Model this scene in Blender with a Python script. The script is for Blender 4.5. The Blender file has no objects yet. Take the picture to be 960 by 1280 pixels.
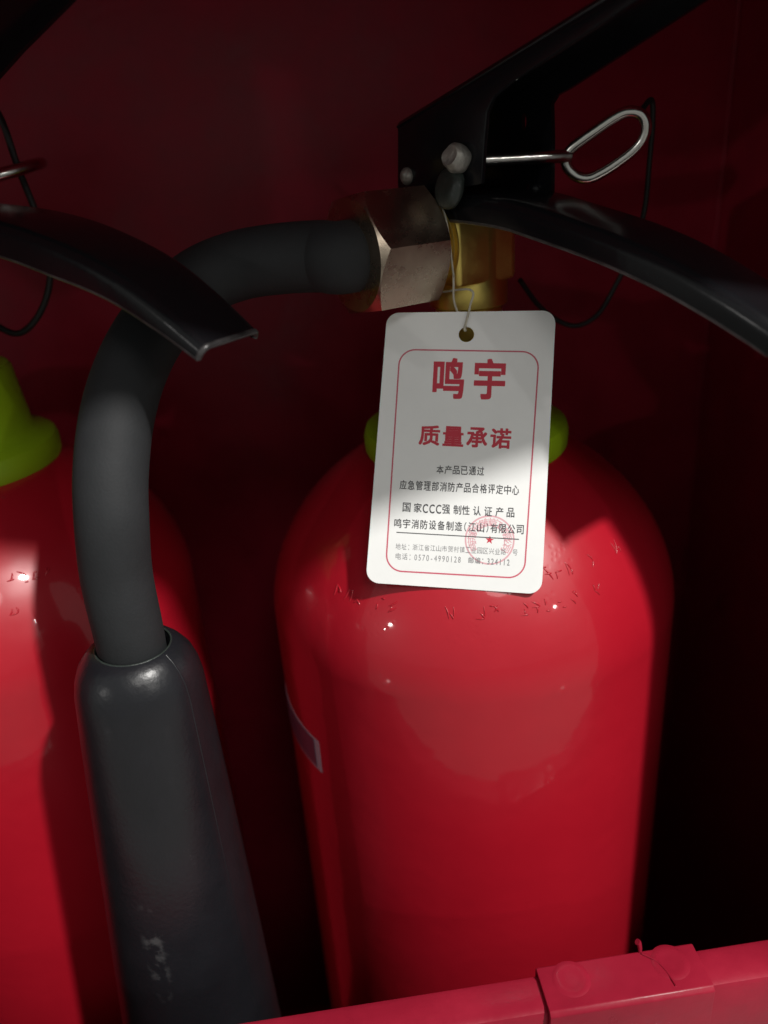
import bpy, bmesh, math, random
from mathutils import Vector as V, Matrix
random.seed(4)
S = bpy.context.scene
C = S.collection
R = math.radians
H = 0.66                                    # camera height above the floor

# ---------------------------------------------------------------- camera
FPX, TH, RHO = 1000.0, R(24.4), R(4.2)
FW = V((0, math.cos(TH), -math.sin(TH)))
U0 = V((0, math.sin(TH), math.cos(TH)))
RX = V((1, 0, 0)) * math.cos(RHO) - U0 * math.sin(RHO)
UP = U0 * math.cos(RHO) + V((1, 0, 0)) * math.sin(RHO)
cam = bpy.data.cameras.new('camera')
cam.sensor_fit = 'HORIZONTAL'
cam.sensor_width = 36
cam.lens = 36 * FPX / 960
cam.clip_start = 0.01
cam.clip_end = 60
cam.dof.use_dof = True
cam.dof.focus_distance = 0.235
cam.dof.aperture_fstop = 10
camo = bpy.data.objects.new('camera', cam)
C.objects.link(camo)
M3 = Matrix((RX, UP, -FW)).transposed()
camo.matrix_world = Matrix.Translation((0, 0, H)) @ M3.to_4x4()
S.camera = camo

# ---------------------------------------------------------------- world, lamps, exposure
w = bpy.data.worlds.new('World')
S.world = w
w.use_nodes = True
bg = w.node_tree.nodes['Background']
bg.inputs[0].default_value = (0.98, 1.0, 0.95, 1)
bg.inputs[1].default_value = 0.26
KEY_AZ, KEY_EL = R(46), R(50)
KEYDIR = V((math.sin(KEY_AZ) * math.cos(KEY_EL), -math.cos(KEY_AZ) * math.cos(KEY_EL), math.sin(KEY_EL)))


def lamp(name, direction, dist, size, power, color=(1, 0.97, 0.93)):
    l = bpy.data.lights.new(name, 'AREA')
    l.shape = 'DISK'
    l.size = size
    l.energy = power
    l.color = color
    o = bpy.data.objects.new(name, l)
    tgt = V((0.02, 0.22, H - 0.08))
    o.location = tgt + direction.normalized() * dist
    o.rotation_euler = direction.to_track_quat('Z', 'Y').to_euler()
    C.objects.link(o)


lamp('ceiling_or_fill_lamp', KEYDIR, 2.3, 0.10, 58)
for az, el, dist, size, pw in ((42, 21, 5.2, 0.08, 10), (-50, 14, 6.5, 0.08, 13), (15, 44, 3.2, 0.9, 9.5)):  # the wide last entry is an added fill light, no lamp of the room
    lamp('ceiling_or_fill_lamp', V((math.sin(R(az)) * math.cos(R(el)), -math.cos(R(az)) * math.cos(R(el)), math.sin(R(el)))), dist, size, pw)

S.view_settings.view_transform = 'Standard'
S.view_settings.look = 'None'
S.view_settings.exposure = 0.08
S.view_settings.gamma = 1
S.render.engine = 'CYCLES'


# ---------------------------------------------------------------- pixel helpers (camera-relative metres)
def ray(x, y):
    return FW + RX * ((x - 480) / FPX) + UP * ((640 - y) / FPX)


def aty(x, y, Y):
    r = ray(x, y)
    return r * (Y / r.y)


def atz(x, y, Z):
    r = ray(x, y)
    return r * (Z / r.z)


def atd(x, y, d):
    return ray(x, y) * d


def onplane(x, y, p, n):
    r = ray(x, y)
    return r * (p.dot(n) / r.dot(n))


# ---------------------------------------------------------------- materials
def mat(name, color, rough=0.4, metal=0.0, coat=0.0, coat_rough=0.05, bump=0.0, bscale=300.0, var=0.0, vscale=20.0,
        rvar=0.0, spec=0.5, detail=4.0):
    m = bpy.data.materials.new(name)
    m.use_nodes = True
    nt = m.node_tree
    b = nt.nodes['Principled BSDF']
    b.inputs['Base Color'].default_value = (*color, 1)
    b.inputs['Roughness'].default_value = rough
    b.inputs['Metallic'].default_value = metal
    b.inputs['Coat Weight'].default_value = coat
    b.inputs['Coat Roughness'].default_value = coat_rough
    b.inputs['Specular IOR Level'].default_value = spec
    tc = nt.nodes.new('ShaderNodeTexCoord')
    if var or rvar:
        n = nt.nodes.new('ShaderNodeTexNoise')
        n.inputs['Scale'].default_value = vscale
        n.inputs['Detail'].default_value = 6
        n.inputs['Roughness'].default_value = 0.65
        nt.links.new(tc.outputs['Object'], n.inputs['Vector'])
        if var:
            mx = nt.nodes.new('ShaderNodeMix')
            mx.data_type = 'RGBA'
            mr = nt.nodes.new('ShaderNodeMapRange')
            mr.inputs[1].default_value = 0.3
            mr.inputs[2].default_value = 0.7
            nt.links.new(n.outputs['Fac'], mr.inputs[0])
            nt.links.new(mr.outputs[0], mx.inputs[0])
            mx.inputs[6].default_value = (*[c * (1 - var) for c in color], 1)
            mx.inputs[7].default_value = (*[min(1, c * (1 + var)) for c in color], 1)
            nt.links.new(mx.outputs[2], b.inputs['Base Color'])
        if rvar:
            mr = nt.nodes.new('ShaderNodeMapRange')
            mr.inputs[1].default_value = 0.3
            mr.inputs[2].default_value = 0.7
            mr.inputs[3].default_value = max(0, rough - rvar)
            mr.inputs[4].default_value = rough + rvar
            nt.links.new(n.outputs['Fac'], mr.inputs[0])
            nt.links.new(mr.outputs[0], b.inputs['Roughness'])
    if bump:
        n2 = nt.nodes.new('ShaderNodeTexNoise')
        n2.inputs['Scale'].default_value = bscale
        n2.inputs['Detail'].default_value = detail
        nt.links.new(tc.outputs['Object'], n2.inputs['Vector'])
        bp = nt.nodes.new('ShaderNodeBump')
        bp.inputs['Strength'].default_value = bump
        bp.inputs['Distance'].default_value = 0.001
        nt.links.new(n2.outputs['Fac'], bp.inputs['Height'])
        nt.links.new(bp.outputs[0], b.inputs['Normal'])
        if coat:
            nt.links.new(bp.outputs[0], b.inputs['Coat Normal'])
    return m


def tank_paint():
    """glossy red enamel: faint orange peel and a band of hammered stamp marks on the shoulder"""
    m = mat('red_enamel', (0.41, 0.007, 0.019), rough=0.36, spec=0.35, coat=0.6, coat_rough=0.055, var=0.08, vscale=14, rvar=0.05)
    nt = m.node_tree
    b = nt.nodes['Principled BSDF']
    tc = nt.nodes.new('ShaderNodeTexCoord')
    peel = nt.nodes.new('ShaderNodeTexNoise')
    peel.inputs['Scale'].default_value = 55
    peel.inputs['Detail'].default_value = 2
    nt.links.new(tc.outputs['Object'], peel.inputs['Vector'])
    sep = nt.nodes.new('ShaderNodeSeparateXYZ')
    nt.links.new(tc.outputs['Object'], sep.inputs[0])
    # band in z (object origin is at the foot of the cylinder)
    up = nt.nodes.new('ShaderNodeMapRange'); up.interpolation_type = 'SMOOTHSTEP'
    up.inputs[1].default_value = ZB1 - 0.004; up.inputs[2].default_value = ZB1
    dn = nt.nodes.new('ShaderNodeMapRange'); dn.interpolation_type = 'SMOOTHSTEP'
    dn.inputs[1].default_value = ZB2; dn.inputs[2].default_value = ZB2 + 0.004
    dn.inputs[3].default_value = 1; dn.inputs[4].default_value = 0
    for q in (up, dn):
        nt.links.new(sep.outputs[2], q.inputs[0])
    mul = nt.nodes.new('ShaderNodeMath'); mul.operation = 'MULTIPLY'
    nt.links.new(up.outputs[0], mul.inputs[0]); nt.links.new(dn.outputs[0], mul.inputs[1])
    st = nt.nodes.new('ShaderNodeTexVoronoi')
    st.inputs['Scale'].default_value = 400
    nt.links.new(tc.outputs['Object'], st.inputs['Vector'])
    th = nt.nodes.new('ShaderNodeMapRange'); th.interpolation_type = 'SMOOTHSTEP'
    th.inputs[1].default_value = 0.10; th.inputs[2].default_value = 0.42; th.inputs[3].default_value = 1; th.inputs[4].default_value = 0
    nt.links.new(st.outputs['Distance'], th.inputs[0])
    pt = nt.nodes.new('ShaderNodeTexNoise'); pt.inputs['Scale'].default_value = 75; pt.inputs['Detail'].default_value = 1
    nt.links.new(tc.outputs['Object'], pt.inputs['Vector'])
    pm = nt.nodes.new('ShaderNodeMapRange'); pm.interpolation_type = 'SMOOTHSTEP'
    pm.inputs[1].default_value = 0.47; pm.inputs[2].default_value = 0.57
    nt.links.new(pt.outputs['Fac'], pm.inputs[0])
    m3 = nt.nodes.new('ShaderNodeMath'); m3.operation = 'MULTIPLY'
    nt.links.new(pm.outputs[0], m3.inputs[0]); nt.links.new(mul.outputs[0], m3.inputs[1])
    m2 = nt.nodes.new('ShaderNodeMath'); m2.operation = 'MULTIPLY'
    nt.links.new(th.outputs[0], m2.inputs[0]); nt.links.new(m3.outputs[0], m2.inputs[1])
    b1 = nt.nodes.new('ShaderNodeBump'); b1.inputs['Strength'].default_value = 0.25; b1.inputs['Distance'].default_value = 0.0012
    nt.links.new(peel.outputs['Fac'], b1.inputs['Height'])
    b2 = nt.nodes.new('ShaderNodeBump'); b2.invert = True
    b2.inputs['Strength'].default_value = 0.12; b2.inputs['Distance'].default_value = 0.00019
    nt.links.new(m2.outputs[0], b2.inputs['Height']); nt.links.new(b1.outputs[0], b2.inputs['Normal'])
    nt.links.new(b2.outputs[0], b.inputs['Normal']); nt.links.new(b2.outputs[0], b.inputs['Coat Normal'])
    return m


# heights of the tank, camera-relative
Z_FLOOR = -0.60
Z0, DH, TR, DE = -0.1567, 0.0669, 0.076, 1.86
ZB1, ZB2 = -0.138 - Z_FLOOR, -0.116 - Z_FLOOR
MT = {}
MT['tank'] = tank_paint()
MT['cab'] = mat('red_cabinet_paint', (0.30, 0.0115, 0.031), rough=0.36, bump=0.16, bscale=170, var=0.16, vscale=35, rvar=0.10, spec=0.24)
MT['green'] = mat('lime_green_plastic', (0.32, 0.52, 0.012), rough=0.42, bump=0.1, bscale=200, var=0.08)
MT['black'] = mat('black_enamel_steel', (0.0075, 0.0075, 0.009), rough=0.20, bump=0.12, bscale=110, rvar=0.06, spec=0.28)
MT['worn'] = mat('worn_black_edge', (0.055, 0.053, 0.054), rough=0.3, metal=0.2, bump=0.3, bscale=250, var=0.85, vscale=110)
MT['hose'] = mat('black_rubber', (0.019, 0.0205, 0.0225), rough=0.72, bump=0.10, bscale=1400, var=0.15, vscale=60, spec=0.35)
MT['zinc'] = mat('zinc_plated_steel', (0.60, 0.49, 0.38), rough=0.27, metal=1.0, bump=0.04, bscale=500, var=0.10, vscale=60, rvar=0.07)
MT['brass'] = mat('cast_brass', (0.97, 0.72, 0.20), rough=0.42, metal=1.0, bump=0.05, bscale=600, var=0.12, vscale=90, rvar=0.1)
MT['steel'] = mat('bright_steel_wire', (0.62, 0.60, 0.57), rough=0.22, metal=1.0, bump=0.1, bscale=300)
MT['seal'] = mat('grey_green_seal', (0.026, 0.034, 0.030), rough=0.42, bump=0.4, bscale=400, var=0.2, vscale=150)
MT['bolt'] = mat('dull_galvanised_bolt', (0.34, 0.33, 0.30), rough=0.5, metal=0.6, bump=0.5, bscale=500, var=0.35, vscale=250)
MT['wire'] = mat('black_wire', (0.008, 0.008, 0.008), rough=0.6)
MT['card'] = mat('white_card', (0.85, 0.86, 0.85), rough=0.55, bump=0.05, bscale=120, var=0.045, vscale=28)
MT['pred'] = mat('red_ink', (0.56, 0.028, 0.055), rough=0.6)
MT['pline'] = mat('red_line_ink', (0.58, 0.10, 0.15), rough=0.6)
MT['pblack'] = mat('black_ink', (0.035, 0.035, 0.04), rough=0.6)
MT['pgrey'] = mat('grey_ink', (0.20, 0.20, 0.21), rough=0.6)
MT['ppink'] = mat('pink_stamp_ink', (0.72, 0.40, 0.44), rough=0.6)
MT['thread'] = mat('cotton_thread', (0.50, 0.47, 0.38), rough=0.9)
MT['sticker'] = mat('dark_sticker', (0.075, 0.065, 0.11), rough=0.35)
MT['sticker_edge'] = mat('pale_sticker_border', (0.45, 0.42, 0.50), rough=0.4)
MT['floor'] = mat('polished_grey_tile', (0.27, 0.265, 0.25), rough=0.035, bump=0.0, bscale=30, var=0.15, vscale=4)


def horn_mat():
    m = mat('black_plastic', (0.0115, 0.012, 0.015), rough=0.33, bump=0.10, bscale=700, var=0.2, vscale=25, rvar=0.06)
    nt = m.node_tree
    b = nt.nodes['Principled BSDF']
    lk = b.inputs['Base Color'].links[0].from_socket
    tc = nt.nodes.new('ShaderNodeTexCoord')
    vs = nt.nodes.new('ShaderNodeVectorMath'); vs.operation = 'SUBTRACT'
    vs.inputs[1].default_value = SCUFF
    nt.links.new(tc.outputs['Object'], vs.inputs[0])
    sc = nt.nodes.new('ShaderNodeVectorMath'); sc.operation = 'MULTIPLY'
    sc.inputs[1].default_value = (1 / 0.0045, 1 / 0.02, 1 / 0.026)
    nt.links.new(vs.outputs[0], sc.inputs[0])
    ln = nt.nodes.new('ShaderNodeVectorMath'); ln.operation = 'LENGTH'
    nt.links.new(sc.outputs[0], ln.inputs[0])
    fo = nt.nodes.new('ShaderNodeMapRange')
    fo.inputs[1].default_value = 0.45; fo.inputs[2].default_value = 1.0; fo.inputs[3].default_value = 1; fo.inputs[4].default_value = 0
    nt.links.new(ln.outputs['Value'], fo.inputs[0])
    n = nt.nodes.new('ShaderNodeTexNoise'); n.inputs['Scale'].default_value = 230; n.inputs['Detail'].default_value = 3
    nt.links.new(tc.outputs['Object'], n.inputs['Vector'])
    t = nt.nodes.new('ShaderNodeMapRange'); t.inputs[1].default_value = 0.52; t.inputs[2].default_value = 0.66
    nt.links.new(n.outputs['Fac'], t.inputs[0])
    mu = nt.nodes.new('ShaderNodeMath'); mu.operation = 'MULTIPLY'
    nt.links.new(fo.outputs[0], mu.inputs[0]); nt.links.new(t.outputs[0], mu.inputs[1])
    mx = nt.nodes.new('ShaderNodeMix'); mx.data_type = 'RGBA'
    nt.links.new(mu.outputs[0], mx.inputs[0]); nt.links.new(lk, mx.inputs[6])
    mx.inputs[7].default_value = (0.065, 0.065, 0.068, 1)
    nt.links.new(mx.outputs[2], b.inputs['Base Color'])
    return m


# ---------------------------------------------------------------- object helpers
def thing(name, label, cat, base, group=None):
    o = bpy.data.objects.new(name, None)
    o.empty_display_size = 0.05
    o.location = base + V((0, 0, H))
    o['label'] = label
    o['category'] = cat
    if group:
        o['group'] = group
    o['_b'] = list(base)
    C.objects.link(o)
    return o


def obj(name, verts, faces, material, parent, smooth=None, bevel=0.0, segs=2):
    """verts are camera-relative; parent is a thing or one of its parts"""
    base = V(parent['_b'])
    me = bpy.data.meshes.new(name)
    me.from_pydata([tuple(V(v) - base) for v in verts], [], faces)
    bm = bmesh.new()
    bm.from_mesh(me)
    bmesh.ops.remove_doubles(bm, verts=bm.verts, dist=5e-7)
    bmesh.ops.recalc_face_normals(bm, faces=bm.faces)
    if bevel:
        ed = [e for e in bm.edges if len(e.link_faces) == 2 and e.calc_face_angle() > R(28)]
        bmesh.ops.bevel(bm, geom=ed, offset=bevel, segments=segs, profile=0.5, affect='EDGES')
    bm.to_mesh(me)
    bm.free()
    me.materials.append(material)
    if smooth is not None or bevel:
        me.polygons.foreach_set('use_smooth', [True] * len(me.polygons))
        me.set_sharp_from_angle(angle=R(smooth if smooth is not None else 32))
    o = bpy.data.objects.new(name, me)
    o.parent = parent
    o['_b'] = list(base)
    C.objects.link(o)
    return o


def lathe(prof, centre, axis=V((0, 0, 1)), n=96, ref=None):
    """prof: list of (r, s) along axis through centre"""
    axis = axis.normalized()
    u = (ref or (V((1, 0, 0)) if abs(axis.z) > 0.9 else V((0, 0, 1))))
    u = (u - axis * u.dot(axis)).normalized()
    v = axis.cross(u)
    vs, fs = [], []
    for r, s in prof:
        for k in range(n):
            a = 2 * math.pi * k / n
            vs.append(centre + axis * s + (u * math.cos(a) + v * math.sin(a)) * max(r, 1e-5))
    for i in range(len(prof) - 1):
        for k in range(n):
            fs.append((i * n + k, i * n + (k + 1) % n, (i + 1) * n + (k + 1) % n, (i + 1) * n + k))
    fs.append(tuple(range(n)))
    fs.append(tuple((len(prof) - 1) * n + k for k in range(n)))
    return vs, fs


def catmull(pts, per=10):
    pts = [V(p) for p in pts]
    P = [pts[0] * 2 - pts[1]] + pts + [pts[-1] * 2 - pts[-2]]
    out = []
    for i in range(1, len(P) - 2):
        for k in range(per):
            t = k / per
            a, b, c, d = P[i - 1], P[i], P[i + 1], P[i + 2]
            out.append(0.5 * ((2 * b) + (c - a) * t + (2 * a - 5 * b + 4 * c - d) * t * t + (3 * b - a - 3 * c + d) * t ** 3))
    out.append(pts[-1])
    return out


def tube(path, r, n=20, closed=False):
    """round tube, r number or function of 0..1"""
    vs, fs = [], []
    m = len(path)
    nrm = None
    for i, p in enumerate(path):
        if closed:
            t = (path[(i + 1) % m] - path[i - 1]).normalized()
        else:
            t = (path[min(i + 1, m - 1)] - path[max(i - 1, 0)]).normalized()
        if nrm is None:
            nrm = t.orthogonal()
        nrm = (nrm - t * nrm.dot(t)).normalized()
        bn = t.cross(nrm)
        rr = r(i / (m - 1)) if callable(r) else r
        for k in range(n):
            a = 2 * math.pi * k / n
            vs.append(p + (nrm * math.cos(a) + bn * math.sin(a)) * rr)
    rng = m if closed else m - 1
    for i in range(rng):
        j = (i + 1) % m
        for k in range(n):
            fs.append((i * n + k, i * n + (k + 1) % n, j * n + (k + 1) % n, j * n + k))
    if not closed:
        fs.append(tuple(range(n)))
        fs.append(tuple((m - 1) * n + k for k in range(n)))
    return vs, fs


def box(o, ex, ey, ez, x0, x1, y0, y1, z0, z1):
    vs = [o + ex * x + ey * y + ez * z for x in (x0, x1) for y in (y0, y1) for z in (z0, z1)]
    fs = [(0, 1, 3, 2), (4, 6, 7, 5), (0, 4, 5, 1), (2, 3, 7, 6), (0, 2, 6, 4), (1, 5, 7, 3)]
    return vs, fs


def plate(outline, holes, thick, tomap):
    """flat plate with holes; outline in 2D metres, tomap(x, y, h) -> point"""
    cu = bpy.data.curves.new('plate', 'CURVE')
    cu.dimensions = '2D'
    cu.fill_mode = 'BOTH'
    for loop in [outline] + holes:
        sp = cu.splines.new('POLY')
        sp.points.add(len(loop) - 1)
        for q, (x, y) in zip(sp.points, loop):
            q.co = (x * 100, y * 100, 0, 1)
        sp.use_cyclic_u = True
    o = bpy.data.objects.new('plate', cu)
    C.objects.link(o)
    me = bpy.data.meshes.new_from_object(o.evaluated_get(bpy.context.evaluated_depsgraph_get()))
    pts = [(v.co.x / 100, v.co.y / 100) for v in me.vertices]
    polys = [tuple(p.vertices) for p in me.polygons]
    bpy.data.objects.remove(o)
    bpy.data.curves.remove(cu)
    bpy.data.meshes.remove(me)
    # weld
    key, idx, uniq = {}, [], []
    for p in pts:
        k = (round(p[0], 6), round(p[1], 6))
        if k not in key:
            key[k] = len(uniq)
            uniq.append(p)
        idx.append(key[k])
    polys = list({tuple(sorted(set(idx[i] for i in p))): tuple(idx[i] for i in p) for p in polys if len(set(idx[i] for i in p)) > 2}.values())
    n = len(uniq)
    vs = [tomap(x, y, 0) for x, y in uniq]
    fs = list(polys)
    if thick:
        vs += [tomap(x, y, thick) for x, y in uniq]
        cnt = {}
        for p in polys:
            for a, b in zip(p, p[1:] + p[:1]):
                cnt.setdefault((min(a, b), max(a, b)), []).append((a, b))
        fs += [tuple(i + n for i in reversed(p)) for p in polys]
        for e, l in cnt.items():
            if len(l) == 1:
                a, b = l[0]
                fs.append((b, a, a + n, b + n))
    return vs, fs


def rrect(x0, x1, y0, y1, r, n=8):
    out = []
    for cx, cy, a0 in ((x1 - r, y1 - r, 0), (x0 + r, y1 - r, 90), (x0 + r, y0 + r, 180), (x1 - r, y0 + r, 270)):
        for k in range(n + 1):
            a = R(a0 + 90 * k / n)
            out.append((cx + r * math.cos(a), cy + r * math.sin(a)))
    return out


def circ(cx, cy, r, n=28, ry=None):
    return [(cx + r * math.cos(2 * math.pi * k / n), cy + (ry or r) * math.sin(2 * math.pi * k / n)) for k in range(n)]


# ---------------------------------------------------------------- floor
fl = bpy.data.meshes.new('floor')
fl.from_pydata([(-4, -4, 0), (4, -4, 0), (4, 4, 0), (-4, 4, 0)], [], [(0, 1, 2, 3)])
fl.materials.append(MT['floor'])
fo = bpy.data.objects.new('floor', fl)
fo['kind'] = 'structure'
C.objects.link(fo)

# ---------------------------------------------------------------- cabinet (turned five degrees to the camera)
YAW = R(5.0)
CX = V((math.cos(YAW), math.sin(YAW), 0))
CY = V((-math.sin(YAW), math.cos(YAW), 0))
CZ = V((0, 0, 1))
ZR = -0.2315                                        # top of the front rail
pa, pb = atz(270, 1280, ZR), atz(960, 1170, ZR)
CO = pa - CX * pa.dot(CX)
CO = V((CO.x, CO.y, 0))                            # origin: rail back edge line, x' = 0
corner = aty(907, 180, 0.43)
XR, YB = (corner - CO).dot(CX), (corner - CO).dot(CY)
XL = -0.40
RAILD = 0.0125
YF = -RAILD
cab = thing('fire_cabinet', 'red painted steel extinguisher cabinet with an open front and a dimpled strap on its rail', 'cabinet',
            CO + CX * (XL + XR) / 2 + CY * YB / 2 + CZ * (-H))
ZT = 0.150                                          # underside of roof
LP = V((0.02, 0.22, -0.08)) + KEYDIR * 2.3           # the main ceiling lamp
T = 0.0015


def to_front(p, yp):
    """where the light path from the lamp to p crosses the plane y' = yp of the cabinet"""
    d = LP - p
    k = ((CO + CY * yp) - p).dot(CY) / d.dot(CY)
    q = p + d * k
    return (q - CO).dot(CX), q.z


OM = V((0.0312, 0.2735, 0))
OL = V((-0.1565, 0.284, 0))


def ontank(x, y, c):
    """first point of a pixel's ray on the tank that stands at c"""
    r = ray(x, y).normalized()
    k = 0.12
    while k < 0.5:
        p = r * k
        d = math.hypot(p.x - c.x, p.y - c.y)
        if p.z <= Z0:
            ok = d <= TR
        else:
            f_ = (p.z - Z0) / DH
            ok = f_ < 1 and d <= TR * (1 - f_ ** DE) ** (1 / DE)
        if ok:
            return p
        k += 0.0002
    return r * 0.25


YSHADE = YF - 0.040                                   # plane of an added, unseen light blocker before the opening
SHADE_PTS = [to_front(ontank(50, 697, OL), YSHADE), to_front(ontank(195, 735, OL), YSHADE), to_front(ontank(365, 735, OM), YSHADE),
       to_front(atd(470, 640, 0.2465), YSHADE), to_front(atd(575, 602, 0.2443), YSHADE), to_front(atd(690, 562, 0.2422), YSHADE), to_front(ontank(739, 619, OM), YSHADE)]
ZL = (SHADE_PTS[0][1] + SHADE_PTS[1][1]) / 2
SHADE_EDGE = [(XL - 0.0015, ZL), (SHADE_PTS[1][0] + 0.004, ZL), (SHADE_PTS[2][0], (SHADE_PTS[2][1] + SHADE_PTS[3][1]) / 2), SHADE_PTS[3], SHADE_PTS[4], SHADE_PTS[5], (XR + 0.06, SHADE_PTS[6][1])]  # blocker's lower edge, shaped to throw the shadow line on tag and tanks
XJ = to_front(V((0.0795, 0.2264, -0.130)), YF)[0]   # stile edge
print('lip', [(round(a, 4), round(b, 4)) for a, b in SHADE_EDGE], 'XJ', XJ)
ZFLP = Z_FLOOR


def cb(name, x0, x1, y0, y1, z0, z1, bevel=0.0012, parent=None, m='cab'):
    return obj(name, *box(CO, CX, CY, CZ, x0, x1, y0, y1, z0, z1), MT[m], parent or cab, bevel=bevel)


T = 0.0015
cb('back_panel', XL, XR, YB, YB + T, ZFLP - 0.01, ZT, 0)
ce = [CO + CX * (XR - 0.0006) + CY * (YB - 0.0006) + CZ * z for z in (ZFLP, 0.0, ZT - 0.001)]
obj('weld_seam', *tube(ce, 0.0011, 10), MT['cab'], cab, smooth=60)
cb('side_panel', XL - T, XL - 0.0002, YF, YB + T, ZFLP - 0.01, ZT, 0)
cb('side_panel', XR + 0.0002, XR + T, YF, YB + T, ZFLP - 0.01, ZT, 0)
cb('top_panel', XL - T, XR + T, YF, YB + T, ZT + 0.0003, ZT + 0.002, 0)
cb('bottom_panel', XL + 0.0003, XR - 0.0003, YF + 0.003, YB - 0.0003, ZFLP - 0.0016, ZFLP, 0)
cb('front_panel', XL - T, XR + T, YF + 0.002, YF + 0.0035, ZFLP - 0.01, ZR - 0.031, 0)
shade_outline = SHADE_EDGE + [(XR + 0.06, ZT + 0.0018), (XL - 0.0015, ZT + 0.0018)]
obj('shade_blocker_lip', *plate(shade_outline, [], 0.0014, lambda x, y, h: CO + CX * x + CY * (YSHADE - h) + CZ * y), MT['cab'], cab, smooth=20)  # added out of view to cast the shadow, not a cabinet part
cb('shade_blocker_top', XL - T, XR + 0.06, YSHADE + 0.0003, YF - 0.0003, ZT + 0.0004, ZT + 0.0018, 0)  # added top that joins the shadow blocker to the roof
cb('stile', XJ, XR + T, YF - 0.0004, YF + 0.0012, ZR + 0.0005, ZT - 0.0005, 0.0004)
cb('stile', XL - T, XL + 0.035, YF - 0.0004, YF + 0.0012, ZR + 0.0005, ZT - 0.0005, 0.0004)
for sx in (XL + 0.03, XR - 0.06):
    for sy in (0.01, YB - 0.04):
        cb('foot', sx, sx + 0.03, sy, sy + 0.03, -H, ZFLP - 0.0018, 0.002)
rail = cb('rail', XL - T, XR + T, YF, 0.0, ZR - 0.030, ZR, 0.0022)
# strap over the rail
p1, p2 = onplane(671, 1214, V((0, 0, ZR + 0.0018)), CZ), onplane(868, 1184, V((0, 0, ZR + 0.0018)), CZ)
sx0, sx1 = (p1 - CO).dot(CX), (p2 - CO).dot(CX)
# folded strap: a top leaf and a front leaf in one bent sheet
prof = [(0.0012, -0.004), (0.0012, 0.0005), (0.0004, 0.0018), (YF - 0.0008, 0.0018), (YF - 0.0020, 0.0006), (YF - 0.0020, -0.027),
        (YF - 0.0003, -0.027), (YF - 0.0003, -0.0004), (YF + 0.001, 0.0003), (-0.001, 0.0003), (0.0003, -0.0002), (0.0003, -0.004)]
vs = [CO + CX * x + CY * y + CZ * (ZR + z) for x in (sx0, sx1) for y, z in prof]
n = len(prof)
fs = [(i, (i + 1) % n, n + (i + 1) % n, n + i) for i in range(n)] + [tuple(range(n)), tuple(range(n, 2 * n))]
strap = obj('hinge_strap', vs, fs, MT['cab'], cab, bevel=0.0004)
strap['label'] = 'folded red strap with two round dimples over the rail'
for px, py in ((714, 1224), (838, 1203)):
    c = onplane(px, py, V((0, 0, ZR + 0.0018)), CZ)
    c.z = ZR + 0.0018
    prof = [(0.0060, -0.0001), (0.0055, 0.00008), (0.0048, 0.00026), (0.0040, 0.00033), (0.0030, 0.00016), (0.0015, 0.00005), (0.0002, 0.00004)]
    obj('weld_dimple', *lathe(prof, c, n=28), MT['cab'], strap, smooth=60)
# a curl of paint and a small nib at the strap's far edge
c = onplane(800, 1190, V((0, 0, ZR + 0.0018)), CZ)
nib = catmull([c + CZ * -0.0002, c + V((0, 0.0004, 0.0014)), c + V((-0.0003, 0.0008, 0.0030)), c + V((-0.0008, 0.0008, 0.0036))], 5)
obj('paint_drip', *tube(nib, lambda t: 0.00055 + 0.0004 * t, 10), MT['cab'], strap, smooth=60)
ln = [onplane(x, y, V((0, 0, ZR + 0.0020)), CZ) for x, y in ((802, 1192), (815, 1198), (826, 1206), (836, 1218), (845, 1232))]
obj('paint_drip', *tube(catmull(ln, 5), 0.00035, 8), MT['cab'], strap, smooth=60)


# ---------------------------------------------------------------- extinguishers
def frame(az):
    a = R(az)
    return V((math.cos(a), -math.sin(a), 0)), V((math.sin(a), math.cos(a), 0))


HW = 0.0135                                          # half width of the handles


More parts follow.
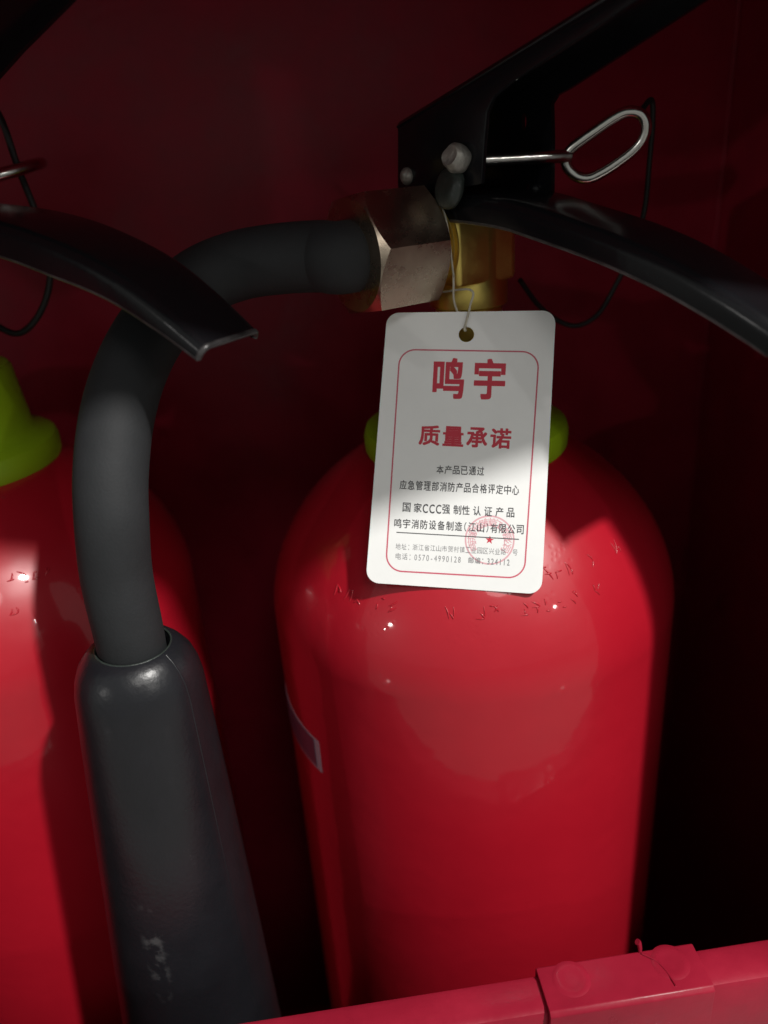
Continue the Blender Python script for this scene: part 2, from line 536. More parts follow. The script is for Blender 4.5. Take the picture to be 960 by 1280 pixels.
def handle(prof, O, az, dep, parent, name):
    """pressed steel channel: inverted U with rolled edges swept along (t, z)"""
    A, W = frame(az)
    path = catmull([V((t, z, 0)) for t, z in prof], 8)
    th, r = 0.0018, 0.0035
    vs, fs = [], []
    m = len(path)
    for i, p in enumerate(path):
        tg = (path[min(i + 1, m - 1)] - path[max(i - 1, 0)]).normalized()
        nn = V((-tg.y, tg.x, 0))
        d = dep(i / (m - 1))
        wd = HW * (1 - 0.20 * max(0, (i / (m - 1) - 0.55) / 0.45))
        rr = min(r, d * 0.7)
        fe = max(0, (i / (m - 1) - 0.7) / 0.3)
        outer, inner = [], []
        outer.append((-wd, -d)); inner.append((-wd + th, -d))
        for k in range(6):
            a = R(180 - 90 * k / 5)
            outer.append((-wd + rr + rr * math.cos(a), -rr + rr * math.sin(a)))
            ri = max(rr - th, 0.0004)
            inner.append((-wd + rr + ri * math.cos(a), -rr + ri * math.sin(a)))
        for k in range(6):
            a = R(90 - 90 * k / 5)
            outer.append((wd - rr + rr * math.cos(a), -rr + rr * math.sin(a)))
            ri = max(rr - th, 0.0004)
            inner.append((wd - rr + ri * math.cos(a), -rr + ri * math.sin(a)))
        outer.append((wd, -min(d, max(rr * 1.05, d * (1 - 0.45 * fe))))); inner.append((wd - th, -min(d, max(rr * 1.05, d * (1 - 0.45 * fe)))))
        sec = outer + inner[::-1]
        for ww, hh in sec:
            q = p + nn * hh
            vs.append(O + A * q.x + W * ww + CZ * q.y)
    n = len(sec)
    for i in range(m - 1):
        for k in range(n):
            fs.append((i * n + k, i * n + (k + 1) % n, (i + 1) * n + (k + 1) % n, (i + 1) * n + k))
    h = n // 2
    for e in (0, (m - 1) * n):
        for k in range(h - 1):
            fs.append((e + k, e + k + 1, e + n - 2 - k, e + n - 1 - k))
    ho = obj(name, vs, fs, MT['black'], parent, smooth=42)
    for off in (0,):
        edge = [(vs[i * n + off] + vs[i * n + n - 1 - off]) / 2 for i in range(m)]
        obj('rolled_edge', *tube(edge, 0.00095, 10), MT['worn'], ho, smooth=60)
    lip = [vs[(m - 1) * n + k] * 0.7 + vs[(m - 1) * n + n - 1 - k] * 0.3 for k in range(n // 2)]
    obj('end_edge', *tube(lip, 0.00085, 8), MT['worn'], ho, smooth=60)
    return ho


def head(E, O, az, hprof, hdep):
    """levers on top of the valve"""
    A, W = frame(az)
    handle(hprof, O, az, hdep, E, 'carry_handle')
    # squeeze lever: two cheeks and a top plate, rising away from the valve
    near = [(-0.0125, 0.0053), (-0.014, -0.0119), (-0.004, -0.014), (0.0218, -0.0113), (0.0232, 0.0), (0.0242, 0.0071), (0.0268, 0.0106),
            (0.0322, 0.0132), (0.0696, 0.0266), (0.118, 0.0435), (0.121, 0.0475), (0.0611, 0.0279)]
    far = [(-0.0125, 0.0053), (-0.014, -0.0119), (-0.004, -0.0155), (0.0274, -0.0157), (0.0272, 0.0), (0.0267, 0.0085), (0.0285, 0.0105),
           (0.0331, 0.012), (0.0724, 0.0275), (0.118, 0.0435), (0.121, 0.0475), (0.0611, 0.0279)]
    slot = circ(0.0167, 0.0044, 0.0009, 20, 0.0024)
    lv = obj('squeeze_lever', *box(O, V((1, 0, 0)), V((0, 1, 0)), CZ, 0, 0, 0, 0, 0, 0), MT['black'], E) if False else None
    tl = [(-0.0128, 0.0057), (0.0242, 0.0170), (0.0611, 0.0283), (0.121, 0.0479)]
    vs, fs = [], []
    nn = len(tl)
    wp = [(-HW - 0.0002, 0), (-HW + 0.0012, 0.0013), (HW - 0.0012, 0.0013), (HW + 0.0002, 0), (HW - 0.001, -0.0012), (-HW + 0.001, -0.0012)]
    for t, z in tl:
        for ww, dz in wp:
            vs.append(O + A * t + W * ww + CZ * (z + dz))
    k6 = len(wp)
    for i in range(nn - 1):
        for k in range(k6):
            fs.append((i * k6 + k, i * k6 + (k + 1) % k6, (i + 1) * k6 + (k + 1) % k6, (i + 1) * k6 + k))
    fs += [tuple(range(k6)), tuple((nn - 1) * k6 + k for k in range(k6))]
    top = obj('squeeze_lever', vs, fs, MT['black'], E, smooth=25)
    obj('cheek_plate', *plate(near, [], 0.0017, lambda x, y, h: O + A * x + W * (-HW + h) + CZ * y), MT['black'], top, bevel=0.0004)
    obj('cheek_plate', *plate(far, [slot], 0.0017, lambda x, y, h: O + A * x + W * (HW - h) + CZ * y), MT['black'], top, smooth=20)
    # rivets
    for t, z, s in ((-0.0092, -0.0085, -1), (-0.0092, -0.0085, 1), (0.0205, -0.0150, 1)):
        if s == 1 and t > 0:
            c = O + A * t + W * (HW - 0.0017) + CZ * z
            ax = -W
        else:
            c = O + A * t + W * (s * (HW + 0.0)) + CZ * z
            ax = W * s
        obj('rivet', *lathe([(0.0026, -0.0004), (0.0026, 0.0004), (0.0021, 0.0011), (0.0012, 0.0016), (0.0002, 0.0018)], c, ax, 20), MT['black'] if t > 0 else MT['bolt'], top, smooth=50)
    return A, W, top


def extinguisher(O, label, dz, sticker):
    """O: axis point at camera height"""
    base = V((O.x, O.y, Z_FLOOR))
    E = thing('fire_extinguisher', label, 'extinguisher', base, 'extinguishers standing in the cabinet')
    prof = [(0.0002, Z_FLOOR), (0.062, Z_FLOOR), (0.070, Z_FLOOR + 0.003), (0.0745, Z_FLOOR + 0.010), (TR, Z_FLOOR + 0.02)]
    z = Z_FLOOR + 0.04
    while z < Z0 + dz - 0.01:
        prof.append((TR, z)); z += 0.02
    for k in range(0, 41):
        a = R(90 * (k / 40) ** 1.35 * 0.72)
        prof.append((TR * math.cos(a) ** (2 / DE), Z0 + dz + DH * math.sin(a) ** (2 / DE)))
    rt, zt = prof[-1]
    prof += [(0.0335, zt + 0.002), (0.012, zt + 0.004), (0.0002, zt + 0.004)]
    ax = V((O.x, O.y, 0))
    tank = obj('tank', *lathe(prof, ax, n=160), MT['tank'], E, smooth=40)

    def dome(a, z):
        f_ = min(1, max(0, (z - Z0 - dz) / DH))
        rad = TR * (1 - f_ ** DE) ** (1 / DE)
        return V((ax.x + rad * math.cos(a), ax.y + rad * math.sin(a), z))

    # hammered stamp marks round the shoulder, softened by the paint
    rnd = random.Random(11 if dz == 0 else 5)
    vs, fs = [], []
    for zrow, hgt, a0, a1 in ((-0.1215, 0.0034, -112, -46), (-0.1290, 0.0032, -136, -58)):
        a = a0
        while a < a1:
            if rnd.random() < 0.42:
                a += 4
                continue
            for _ in range(rnd.choice((2, 3, 3))):
                u0, v0 = rnd.choice((0, 0.5, 1)), rnd.choice((0, 0.5, 1))
                u1, v1 = rnd.choice((0, 0.5, 1)), rnd.choice((0, 0.5, 1))
                if (u0, v0) == (u1, v1):
                    v1 = 1 - v0 if v0 != 0.5 else 0
                pts = []
                for k in range(5):
                    t = k / 4
                    uu = u0 + (u1 - u0) * t + 0.12 * math.sin(math.pi * t)
                    vv = v0 + (v1 - v0) * t
                    pts.append(dome(R(a + uu * 2.1), zrow + dz + hgt * (vv - 0.5)))
                b0 = len(vs)
                tv, tf = tube(pts, lambda t: 0.00030 * (0.45 + 0.55 * math.sin(math.pi * t)), 8)
                vs += tv
                fs += [tuple(q + b0 for q in f) for f in tf]
            a += rnd.uniform(3.2, 3.9)
    obj('stamped_marks', vs, fs, MT['tank'], tank, smooth=80)
    zc = -0.0995 + dz
    obj('neck_collar', *lathe([(0.030, zc - 0.002), (0.0350, zc - 0.001), (0.0362, zc + 0.0015), (0.0364, zc + 0.006), (0.0356, zc + 0.0088), (0.0335, zc + 0.0102),
                              (0.0300, zc + 0.0112), (0.0284, zc + 0.0135), (0.0276, zc + 0.020), (0.0266, zc + 0.030), (0.0262, zc + 0.0345), (0.0250, zc + 0.0362),
                              (0.0215, zc + 0.0366), (0.0125, zc + 0.0366)], ax, n=96), MT['green'], E, smooth=40)
    return E, ax


OUT = V((-0.85, -0.52, 0)).normalized()               # hose outlet direction
PER = V((0.52, -0.85, 0)).normalized()
ZO = -0.0290


def valve(E, ax, dz):
    o = ax + V((0, 0, ZO + dz))
    body = obj('valve_body', *lathe([(0.0112, -0.039), (0.0112, -0.0215), (0.0130, -0.0205), (0.0130, -0.0135), (0.0126, -0.0125), (0.0126, 0.006), (0.0110, 0.0095), (0.0110, 0.0120)], o - OUT * 0.003, n=6 * 8), MT['brass'], E, smooth=30)
    hexo = [(-0.0175, -0.0070), (-0.0120, -0.0125), (0.0100, -0.0125), (0.0112, -0.0113), (0.0112, 0.0113), (0.0100, 0.0125), (-0.0120, 0.0125), (-0.0175, 0.0070)]
    vs = [o + OUT * a + PER * -b + CZ * z for z in (-0.0125, 0.0100) for a, b in hexo]
    n = len(hexo)
    fs = [(i, (i + 1) % n, n + (i + 1) % n, n + i) for i in range(n)] + [tuple(range(n)), tuple(range(n, 2 * n))]
    obj('valve_block', vs, fs, MT['brass'], body, bevel=0.0009)
    pr = []
    for k in range(6):
        s = 0.0100 + k * 0.0018
        pr += [(0.0118, s), (0.0134, s + 0.0007), (0.0134, s + 0.0010)]
    obj('outlet_thread', *lathe(pr + [(0.0118, 0.0212)], o, OUT, 48), MT['brass'], body, smooth=15)
    # hexagon union nut with chamfered ends
    s0, s1, ap, r0 = 0.0165, 0.0415, 0.0168, 0.0164
    N = 6 * 16
    rot = R(9)
    rings = [[], [], [], [], [], []]
    zr = CZ
    for k in range(N):
        a = 2 * math.pi * k / N + 1e-9
        loc = ((a + R(30)) % R(60)) - R(30)
        rh = ap / math.cos(loc)
        ch = max(0.0, rh - r0) * 0.62
        d = PER * math.cos(a + rot + R(30)) + zr * math.sin(a + rot + R(30))
        for ri, (rad, s) in enumerate([(0.0105, s0), (r0, s0), (rh, s0 + ch), (rh, s1 - ch), (r0, s1), (0.0108, s1 + 0.0001)]):
            rings[ri].append(o + OUT * s + d * rad)
    vs = [p for rr in rings for p in rr]
    fs = []
    for i in range(5):
        for k in range(N):
            fs.append((i * N + k, i * N + (k + 1) % N, (i + 1) * N + (k + 1) % N, (i + 1) * N + k))
    fs += [tuple(range(N)), tuple(5 * N + k for k in range(N))]
    obj('hose_nut', vs, fs, MT['zinc'], E, smooth=24)
    return o


def part_copy(o, parent, delta):
    c = o.copy()
    C.objects.link(c)
    c.parent = parent
    c['_b'] = list(V(parent['_b']))
    for ch in list(o.children):
        part_copy(ch, c, delta)
    return c


DZL = 0.002
EM, axm = extinguisher(OM, 'red glossy fire extinguisher with a white paper tag hung on its neck', 0.0, True)
EL, axl = extinguisher(OL, 'red glossy fire extinguisher without a tag, a hanging black horn in front of it', DZL, False)

om = valve(EM, axm, 0.0)
ol = valve(EL, axl, DZL)
AZM, AZL = 50, 34
RAISE = 0.003


def tz(x, y, O, az, wo):
    a_, w_ = frame(az)
    p = onplane(x, y, O + w_ * wo, w_)
    return ((p - O).dot(a_), p.z - O.z)

A, W, leverM = head(EM, OM, AZM,
              [(-0.014, -0.0125), (0.008, -0.0134), (0.0283, -0.0152), (0.0414, -0.0180), (0.0638, -0.0236), (0.0807, -0.0293), (0.0942, -0.0352), (0.104, -0.0402), (0.1115, -0.0445)],
              lambda t: 0.0078 - 0.0012 * t)
OLh = OL + V((0, 0, RAISE))
LH = [tz(x, y, OLh, AZL, HW * f_) for x, y, f_ in ((0, 252, 1), (80, 262, 1), (150, 283, 0.98), (220, 318, 0.92), (280, 365, 0.86), (325, 410, 0.80))]
print('left handle', [(round(a, 4), round(b, 4)) for a, b in LH])
AL, WL, leverL = head(EL, OLh, AZL, [(-0.014, LH[0][1] + 0.0015), (0.010, LH[0][1] + 0.0015)] + LH, lambda t: 0.0085 - 0.0045 * max(0, t - 0.6) / 0.4)


def disc_part(name, c, ax, r, h, m, parent, lump=0.0):
    vs, fs = lathe([(0.0001, -h * 0.5), (r * 0.8, -h * 0.45), (r, -h * 0.2), (r * 1.02, h * 0.2), (r * 0.93, h * 0.6), (r * 0.7, h * 0.85), (r * 0.35, h * 0.8), (0.0001, h * 0.82)], c, ax, 24)
    rnd = random.Random(name)
    ph = [rnd.uniform(0, 6.3) for _ in range(6)]
    vs = [v + (v - c) * lump * (math.sin(900 * v.x + ph[0]) * math.sin(1100 * v.z + ph[1]) + 0.6 * math.sin(1900 * v.y + ph[2]) * math.sin(1700 * v.x + ph[3])) for v in vs]
    return obj(name, vs, fs, MT[m], parent, smooth=50)


# pull pin, ring, lead seal and sealing wire of the tagged extinguisher
def onW(x, y, O, W, wo):
    return onplane(x, y, O + W * wo, W)


pA, pB = onW(566, 202, OM, W, -HW - 0.003), onW(712, 195, OM, W, HW + 0.004)
pin = obj('pull_pin', *tube([pA, pA.lerp(pB, 0.5), pB], 0.0019, 16), MT['steel'], EM, smooth=40)
rp = [(707, 196), (716, 184), (742, 165), (768, 147), (784, 140), (799, 142), (807, 153), (806, 168), (796, 184), (774, 202), (752, 216), (735, 223), (720, 220), (709, 209)]
ringp = [onplane(x, y, pB, V((0.25, 1, 0.15)).normalized()) for x, y in rp]
ringp = catmull(ringp + ringp[:1], 6)[:-1]
obj('pull_ring', *tube(ringp, 0.00165, 12, closed=True), MT['steel'], pin, smooth=60)
disc_part('pin_head', onW(573, 199, OM, W, -HW - 0.0015), (-W + V((0, 0, 0.35))).normalized(), 0.0040, 0.0046, 'bolt', pin, 0.05)
disc_part('lead_seal', onW(563, 236, OM, W, -HW - 0.0020), (-W + V((-0.3, 0, 0.35))).normalized(), 0.0058, 0.0030, 'seal', EM, 0.04)
wp = [(565, 228, 0.252), (560, 205, 0.252), (585, 190, 0.262), (690, 160, 0.285), (800, 140, 0.292), (814, 125, 0.296), (816, 150, 0.298), (812, 200, 0.300), (806, 260, 0.302), (792, 310, 0.304), (772, 352, 0.305), (748, 392, 0.305),
      (722, 407, 0.304), (696, 400, 0.303), (672, 380, 0.300), (650, 350, 0.292)]
wpts = [aty(x, y, Y) for x, y, Y in wp[4:]]
obj('seal_wire', *tube(catmull(wpts, 8), 0.00095, 10), MT['wire'], EM, smooth=60)

# the same for the other extinguisher: only ring end and wire loop show
qA, qB = OLh + AL * 0.0116 - WL * (HW + 0.004) + CZ * -0.0046, OLh + AL * 0.016 + WL * (HW + 0.005) + CZ * -0.005
pin2 = obj('pull_pin', *tube([qA, qA.lerp(qB, 0.5), qB], 0.0019, 16), MT['steel'], EL, smooth=40)
e0 = aty(58, 202, 0.306)
e0c = qB
dirx = (e0 - qB)
ln_ = dirx.length
dirx.normalize()
side = (ray(30, 202) + V((0, 0, 0.02))).normalized()
rr = []
for k in range(40):
    a = 2 * math.pi * k / 40
    rr.append(qB + dirx * (ln_ / 2 - 0.0008) * (1 - math.cos(a)) + side * 0.009 * math.sin(a))
obj('pull_ring', *tube(rr, 0.0019, 12, closed=True), MT['steel'], pin2, smooth=60)
disc_part('pin_head', qA, (-WL + V((0, 0, 0.35))).normalized(), 0.0040, 0.0046, 'bolt', pin2, 0.05)
disc_part('lead_seal', qA + V((0, 0, -0.011)), -WL, 0.0062, 0.0042, 'seal', EL)
wl = [(-40, 60, 0.312), (-8, 130, 0.309), (6, 160, 0.306), (22, 208, 0.304), (42, 258, 0.302), (58, 300, 0.301), (63, 340, 0.300), (57, 375, 0.300), (42, 403, 0.300), (22, 417, 0.300), (-2, 408, 0.300), (-30, 385, 0.298), (-60, 350, 0.295)]
obj('seal_wire', *tube(catmull([aty(x, y, Y + 0.006) for x, y, Y in wl], 8), 0.0012, 10), MT['wire'], EL, smooth=60)

# hose and horn
hp0 = om + OUT * 0.036
HYV = 0.197
hz = [(400, 321, 0.2525), (350, 324, 0.2555), (300, 332, 0.2575), (255, 350, 0.2550), (217, 381, 0.2470), (185, 421, 0.2360), (161, 470, 0.2245), (146, 525, 0.2135), (139, 590, 0.2050),
      (140, 650, 0.1995), (146, 720, 0.1980), (161, 790, 0.1970), (172, 845, 0.1970)]
hpath = catmull([hp0, om + OUT * 0.046] + [aty(*q) for q in hz], 8)
hose = obj('hose', *tube(hpath, lambda t: 0.0106 - 0.0010 * t, 32), MT['hose'], EM, smooth=60)
horn_c = [(166, 812), (177, 862), (197, 1000), (228, 1150), (252, 1262)]
hc = [aty(x, y, HYV) for x, y in horn_c]
d0 = (hc[-1] - hc[1]).normalized()
h0 = hc[1] - d0 * ((hc[1].z - hc[0].z) / d0.z)          # entry of the hose on the horn axis
L_END = 0.235
SCUFF = tuple(aty(190, 1205, HYV - 0.028) - V(EM['_b']))
MT['horn'] = horn_mat()
hprof = [(0.0100, 0.012), (0.0104, -0.0005), (0.0112, -0.0018), (0.0128, -0.0014), (0.0150, 0.0006), (0.0172, 0.0036), (0.0186, 0.0072), (0.0194, 0.0115), (0.0199, 0.018)]
for k in range(1, 13):
    t = k / 12
    hprof.append((0.0199 + 0.0135 * t ** 0.95, 0.018 + (L_END - 0.018) * t))
hprof += [(0.0350, L_END), (0.0352, L_END + 0.003), (0.0330, L_END + 0.004), (0.0318, L_END - 0.004), (0.018, 0.03), (0.0002, 0.028)]
hprof = [(r_ * 0.955, s_) for r_, s_ in hprof]
horn = obj('horn', *lathe(hprof, h0, d0, 96), MT['horn'], EM, smooth=40)
# moulding seam down the horn
sv = (V((0.88, -0.47, 0)) - d0 * V((0.88, -0.47, 0)).dot(d0)).normalized()
seam = []
for r_, s_ in hprof[3:21]:
    seam.append(h0 + d0 * s_ + sv * (r_ - 0.00015))
obj("seam", *tube(seam, 0.00030, 8), MT['horn'], horn, smooth=60)
# metal ferrule edge where the hose enters
fr = []
for k in range(40):
    a = 2 * math.pi * k / 40
    u_ = d0.orthogonal().normalized()
    v_ = d0.cross(u_)
    fr.append(h0 + d0 * -0.0016 + (u_ * math.cos(a) + v_ * math.sin(a)) * 0.0107)
obj('ferrule_edge', *tube(fr, 0.00035, 8, closed=True), MT['seal'], horn, smooth=60)
# the other extinguisher has the same hose and horn, hanging beside it out of view
for o in (hose, horn):
    part_copy(o, EL, None).location = V((0, 0, DZL))

# small sticker on the tank flank
def oncyl(x, y, ax, r):
    d = ray(x, y)
    a = d.x ** 2 + d.y ** 2
    b = -2 * (d.x * ax.x + d.y * ax.y)
    c = ax.x ** 2 + ax.y ** 2 - r * r
    k = (-b - math.sqrt(max(0, b * b - 4 * a * c))) / (2 * a)
    return d * k


s1_, s2_ = oncyl(398, 927, axm, TR), oncyl(400, 963, axm, TR)
phi = math.atan2(s1_.y - axm.y, s1_.x - axm.x)


def cylpatch(ax, r0, r1, a0, a1, z0, z1, n=24):
    vs, fs = [], []
    for k in range(n + 1):
        a = a0 + (a1 - a0) * k / n
        for r_ in (r0, r1):
            for z in (z0, z1):
                vs.append(V((ax.x + r_ * math.cos(a), ax.y + r_ * math.sin(a), z)))
    for k in range(n):
        b = k * 4
        for i, j in ((0, 1), (1, 3), (3, 2), (2, 0)):
            fs.append((b + i, b + j, b + 4 + j, b + 4 + i))
    fs += [(0, 1, 3, 2), (n * 4, n * 4 + 1, n * 4 + 3, n * 4 + 2)]
    return vs, fs


stk = obj('sticker', *cylpatch(axm, TR - 0.0002, TR + 0.00018, phi, phi - R(95), s2_.z, s1_.z), MT['sticker_edge'], EM, smooth=30)
obj('sticker_print', *cylpatch(axm, TR, TR + 0.00030, phi - R(2.2), phi - R(92), s2_.z + 0.0009, s1_.z - 0.0006), MT['sticker'], stk, smooth=30)

# ---------------------------------------------------------------- hang tag
cTL, cTR, cBR, cBL = atd(484, 391, 0.2500), atd(695, 388, 0.2445), atd(677, 743, 0.2396), atd(457, 728, 0.2452)
TO = (cTL + cTR + cBR + cBL) / 4
TN = (cTR - cBL).cross(cTL - cBR).normalized()
if TN.dot(TO) > 0:
    TN = -TN                                          # towards the camera
TXv = ((cTR + cBR) - (cTL + cBL))
TXv = (TXv - TN * TXv.dot(TN)).normalized()
TYv = TN.cross(TXv)


def tuv(x, y):
    p = onplane(x, y, TO, TN) - TO
    return p.dot(TXv), p.dot(TYv)


def tmap(x, y, h):
    return TO + TXv * x + TYv * y + TN * h


tag = thing('hang_tag', 'white card tag printed with red and black writing, hanging on a string', 'tag', TO)
co = [tuv(*q) for q in ((484, 391), (695, 388), (677, 743), (457, 728))]


def quad_round(c, r, n=8):
    out = []
    m = len(c)
    for i in range(m):
        p, a, b = V((*c[i], 0)), V((*c[i - 1], 0)), V((*c[(i + 1) % m], 0))
        u, v = (a - p).normalized(), (b - p).normalized()
        half = u.angle(v) / 2
        t = r / math.tan(half)
        s, e = p + u * t, p + v * t
        cen = p + (u + v).normalized() * (r / math.sin(half))
        a0 = math.atan2(s.y - cen.y, s.x - cen.x)
        a1 = math.atan2(e.y - cen.y, e.x - cen.x)
        while a1 - a0 > math.pi:
            a1 -= 2 * math.pi
        while a1 - a0 < -math.pi:
            a1 += 2 * math.pi
        for k in range(n + 1):
            q = a0 + (a1 - a0) * k / n
            out.append((cen.x + r * math.cos(q), cen.y + r * math.sin(q)))
    return out


def densify(loop, step=0.004):
    out = []
    for p, q in zip(loop, loop[1:] + loop[:1]):
        d = math.hypot(q[0] - p[0], q[1] - p[1])
        k = max(1, int(d / step))
        for i in range(k):
            out.append((p[0] + (q[0] - p[0]) * i / k, p[1] + (q[1] - p[1]) * i / k))
    return out


hole = tuv(583, 418)
obj('card', *plate(densify(quad_round(co, 0.0040)), [circ(*hole, 0.0024)], -0.00045, tmap), MT['card'], tag, smooth=30)
PH = 0.00003


def ring_strip(o, i):
    n = len(o)
    return o + i, [(k, (k + 1) % n, n + (k + 1) % n, n + k) for k in range(n)]


bq = [tuv(*q) for q in ((499, 436), (675, 439), (656, 724), (481, 714))]
bo = densify(quad_round(bq, 0.0052, 10), 0.003)


def inset(loop, d):
    out = []
    n = len(loop)
    for i in range(n):
        p, q = V((*loop[i - 1], 0)), V((*loop[(i + 1) % n], 0))
        t = (q - p).normalized()
        nn = V((t.y, -t.x, 0))
        out.append((loop[i][0] + nn.x * d, loop[i][1] + nn.y * d))
    return out


def area(l):
    return sum(a[0] * b[1] - b[0] * a[1] for a, b in zip(l, l[1:] + l[:1]))


bi = inset(bo, 0.00045 if area(bo) < 0 else -0.00045)
v2, f2 = ring_strip(bo, bi)
obj('printed_border', [tmap(x, y, PH) for x, y in v2], f2, MT['pline'], tag)
FCACHE = {}


def text_mesh(ch, weight):
    """outline of one character, made bolder by overlaid copies a hair apart"""
    if (ch, weight) in FCACHE:
        return FCACHE[(ch, weight)]
    cu = bpy.data.curves.new('t', 'FONT')
    cu.body = ch
    cu.size = 1
    cu.resolution_u = 3
    o = bpy.data.objects.new('t', cu)
    C.objects.link(o)
    me = bpy.data.meshes.new_from_object(o.evaluated_get(bpy.context.evaluated_depsgraph_get()))
    v0 = [(v.co.x, v.co.y) for v in me.vertices]
    f0 = [tuple(p.vertices) for p in me.polygons]
    bpy.data.objects.remove(o)
    bpy.data.curves.remove(cu)
    bpy.data.meshes.remove(me)
    vs, fs = [], []
    offs = [(0, 0)] if weight < 0.006 else [(-weight, -weight), (weight, -weight), (weight, weight), (-weight, weight)]
    if weight > 0.022:
        offs += [(0, weight), (0, -weight), (weight, 0), (-weight, 0)]
    for k, (dx, dy) in enumerate(offs):
        b = len(vs)
        vs += [(x + dx, y + dy, k) for x, y in v0]
        fs += [tuple(i + b for i in f) for f in f0]
    bb = (min(v[0] for v in vs), max(v[0] for v in vs), min(v[1] for v in vs), max(v[1] for v in vs)) if vs else None
    FCACHE[(ch, weight)] = (vs, fs, bb)
    return FCACHE[(ch, weight)]


def line_text(chars, xl, xr, ytl, ybl, ytr, ybr, m, weight=0.02, fillw=0.86, h=PH, widths=None, name='printed_text', parent=None):
    """a line of characters between pixel columns xl..xr; top/bottom rows at the left and right ends"""
    V_, F_ = [], []
    wd = [widths.get(c, 1.0) if widths else 1.0 for c in chars]
    tot = sum(wd)
    pos = 0
    for c, cw in zip(chars, wd):
        if c != ' ':
            vs, fs, bb = text_mesh(c, weight)
            if bb:
                cjk = ord(c) > 0x2e00 and c not in '：（）'
                b0 = len(V_)
                for x, y, lay in vs:
                    if cjk:
                        fx = (x - bb[0]) / (bb[1] - bb[0]); fy = (y - bb[2]) / (bb[3] - bb[2])
                        fx = 0.5 + (fx - 0.5) * fillw
                    else:
                        fx = (x - (bb[0] + bb[1]) / 2) / max(0.55, bb[1] - bb[0]) * 0.8 + 0.5
                        if c == '：':
                            fx = 0.35 + (x - (bb[0] + bb[1]) / 2) * 0.9
                        fy = y / 0.74
                        if c in '（）':
                            fy = (y - bb[2]) / (bb[3] - bb[2])
                    s = (pos + fx * cw) / tot
                    px = xl + (xr - xl) * s
                    pt = ytl + (ytr - ytl) * s
                    pb_ = ybl + (ybr - ybl) * s
                    py = pb_ + (pt - pb_) * fy
                    px += -0.055 * (py - (ytl + ybl) / 2) * 1.0
                    V_.append(tmap(*tuv(px, py), h + lay * 2e-6))
                F_ += [tuple(i + b0 for i in f) for f in fs]
        pos += cw
    return obj(name, V_, F_, MT[m], parent or tag)


line_text('鸣宇', 535, 638, 447, 498, 449, 500, 'pred', 0.028, 0.76)
line_text('质量承诺', 522, 641, 531, 556, 536, 561.5, 'pred', 0.026, 0.88)
NW = {c: 0.62 for c in '0123456789-C'}
line_text('本产品已通过', 545, 606, 581.5, 592, 583.5, 594.5, 'pblack', 0.012, 0.86)
line_text('应急管理部消防产品合格评定中心', 499, 650, 600, 611.5, 607, 619, 'pblack', 0.012, 0.86)
line_text('国 家CCC强 制性 认 证 产 品', 503, 644, 628, 639.5, 635, 647, 'pblack', 0.012, 0.92, widths={' ': 0.32, 'C': 0.78})
line_text('鸣宇消防设备制造（江山）有限公司', 492, 656, 648, 659.5, 656.5, 668, 'pblack', 0.012, 0.84, widths={'（': 0.55, '）': 0.55})
line_text('地址：浙江省江山市贺村镇工业园区兴业路 号', 494, 648, 679, 686.5, 687, 694.5, 'pgrey', 0.004, 0.85, widths={'：': 0.9, ' ': 1.0})
line_text('电话：0570-4990128', 494, 577, 691, 699, 695.5, 703.5, 'pgrey', 0.004, 0.85, widths=dict(NW, **{'：': 0.9}))
line_text('邮编：324112', 585, 638, 696, 704, 699, 707, 'pgrey', 0.010, 0.85, widths=dict(NW, **{'：': 0.9}))
# rule under the company line
ra, rb = (495.6, 665.4), (648.7, 674.2)
N_ = 12
vs, fs = [], []
for k in range(N_ + 1):
    x = ra[0] + (rb[0] - ra[0]) * k / N_
    y = ra[1] + (rb[1] - ra[1]) * k / N_
    vs += [tmap(*tuv(x, y - 0.6), PH), tmap(*tuv(x, y + 0.6), PH)]
    if k:
        fs.append((2 * k - 2, 2 * k - 1, 2 * k + 1, 2 * k))
obj('printed_rule', vs, fs, MT['pblack'], tag)
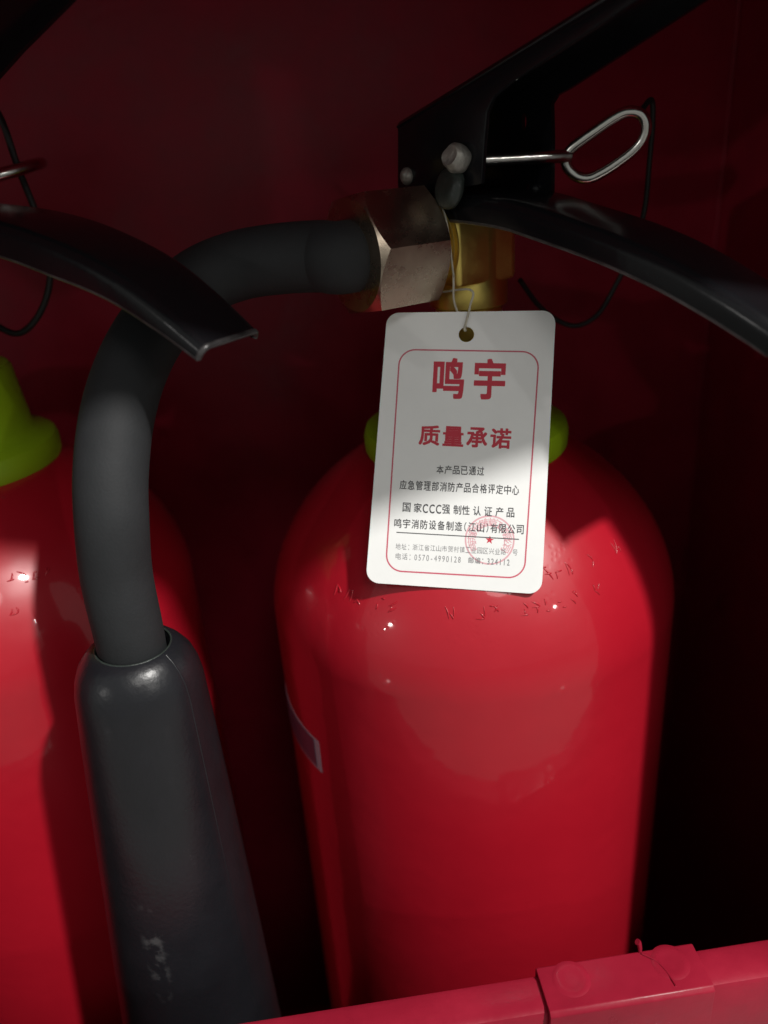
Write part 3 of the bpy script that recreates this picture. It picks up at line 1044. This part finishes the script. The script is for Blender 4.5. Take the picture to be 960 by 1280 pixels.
# round stamp: ring, star and a curved line of characters
sc_ = tuv(612, 675)
SR = 31 * 0.242 / 1000
st = obj('printed_stamp', *[(lambda v, f: ([tmap(x, y, PH * 0.4) for x, y in v], f))(*ring_strip(circ(*sc_, SR, 60), circ(*sc_, SR - 0.0005, 60)))][0], MT['ppink'], tag)
V_, F_ = [], []
seal = '鸣宇消防设备制造江山有限公司'
for i, c in enumerate(seal):
    vs_, fs_, bb = text_mesh(c, 0.015)
    an = R(205 - 230 * i / (len(seal) - 1))
    b0 = len(V_)
    for x, y, lay in vs_:
        fx = ((x - bb[0]) / (bb[1] - bb[0]) - 0.5) * 0.0023
        fy = ((y - bb[2]) / (bb[3] - bb[2]) - 0.5) * 0.0026 + SR - 0.0021
        q = an - math.pi / 2
        V_.append(tmap(sc_[0] + fx * math.cos(q) - fy * math.sin(q), sc_[1] + fx * math.sin(q) + fy * math.cos(q), PH * 0.4 + lay * 1e-6))
    F_ += [tuple(j + b0 for j in f) for f in fs_]
obj('stamp_text', V_, F_, MT['ppink'], st)
star = []
for k in range(10):
    a = R(90 + 36 * k - 4)
    rr_ = 0.00135 if k % 2 == 0 else 0.00055
    star.append(tmap(sc_[0] + rr_ * math.cos(a), sc_[1] + rr_ * math.sin(a), PH * 0.5))
obj('stamp_star', star + [tmap(*sc_, PH * 0.5)], [(k, (k + 1) % 10, 10) for k in range(10)], MT['pred'], st)

# string: loop from the hole round the brass outlet
hp = tmap(*hole, 0)
hb = tmap(hole[0] - 0.0003, hole[1] + 0.0019, -0.0012)
hf = tmap(hole[0] - 0.0006, hole[1] + 0.0019, 0.0007)
NB = om + OUT * 0.0142                                # on the outlet thread, between block and nut
up1 = NB + PER * 0.0142 + CZ * -0.006
up2 = NB + PER * 0.0142 + CZ * 0.004
s1p = [hb, tmap(hole[0] - 0.0040, hole[1] + 0.0100, -0.0010), aty(567, 352, (up1.y + hb.y) / 2), up1, NB + PER * 0.0105 + CZ * 0.0105, NB + CZ * 0.0146, NB - PER * 0.0105 + CZ * 0.0105, NB - PER * 0.0146,
       NB - PER * 0.0105 - CZ * 0.0105, NB - CZ * 0.0146, aty(587, 362, (up1.y + hf.y) / 2), tmap(hole[0] + 0.0008, hole[1] + 0.0085, 0.001), hf, tmap(hole[0] - 0.0003, hole[1] + 0.0012, 0.0), hb]
obj('string', *tube(catmull(s1p, 8), 0.00035, 8), MT['thread'], tag, smooth=60)

for o in list(bpy.data.objects):
    if '_b' in o:
        del o['_b']
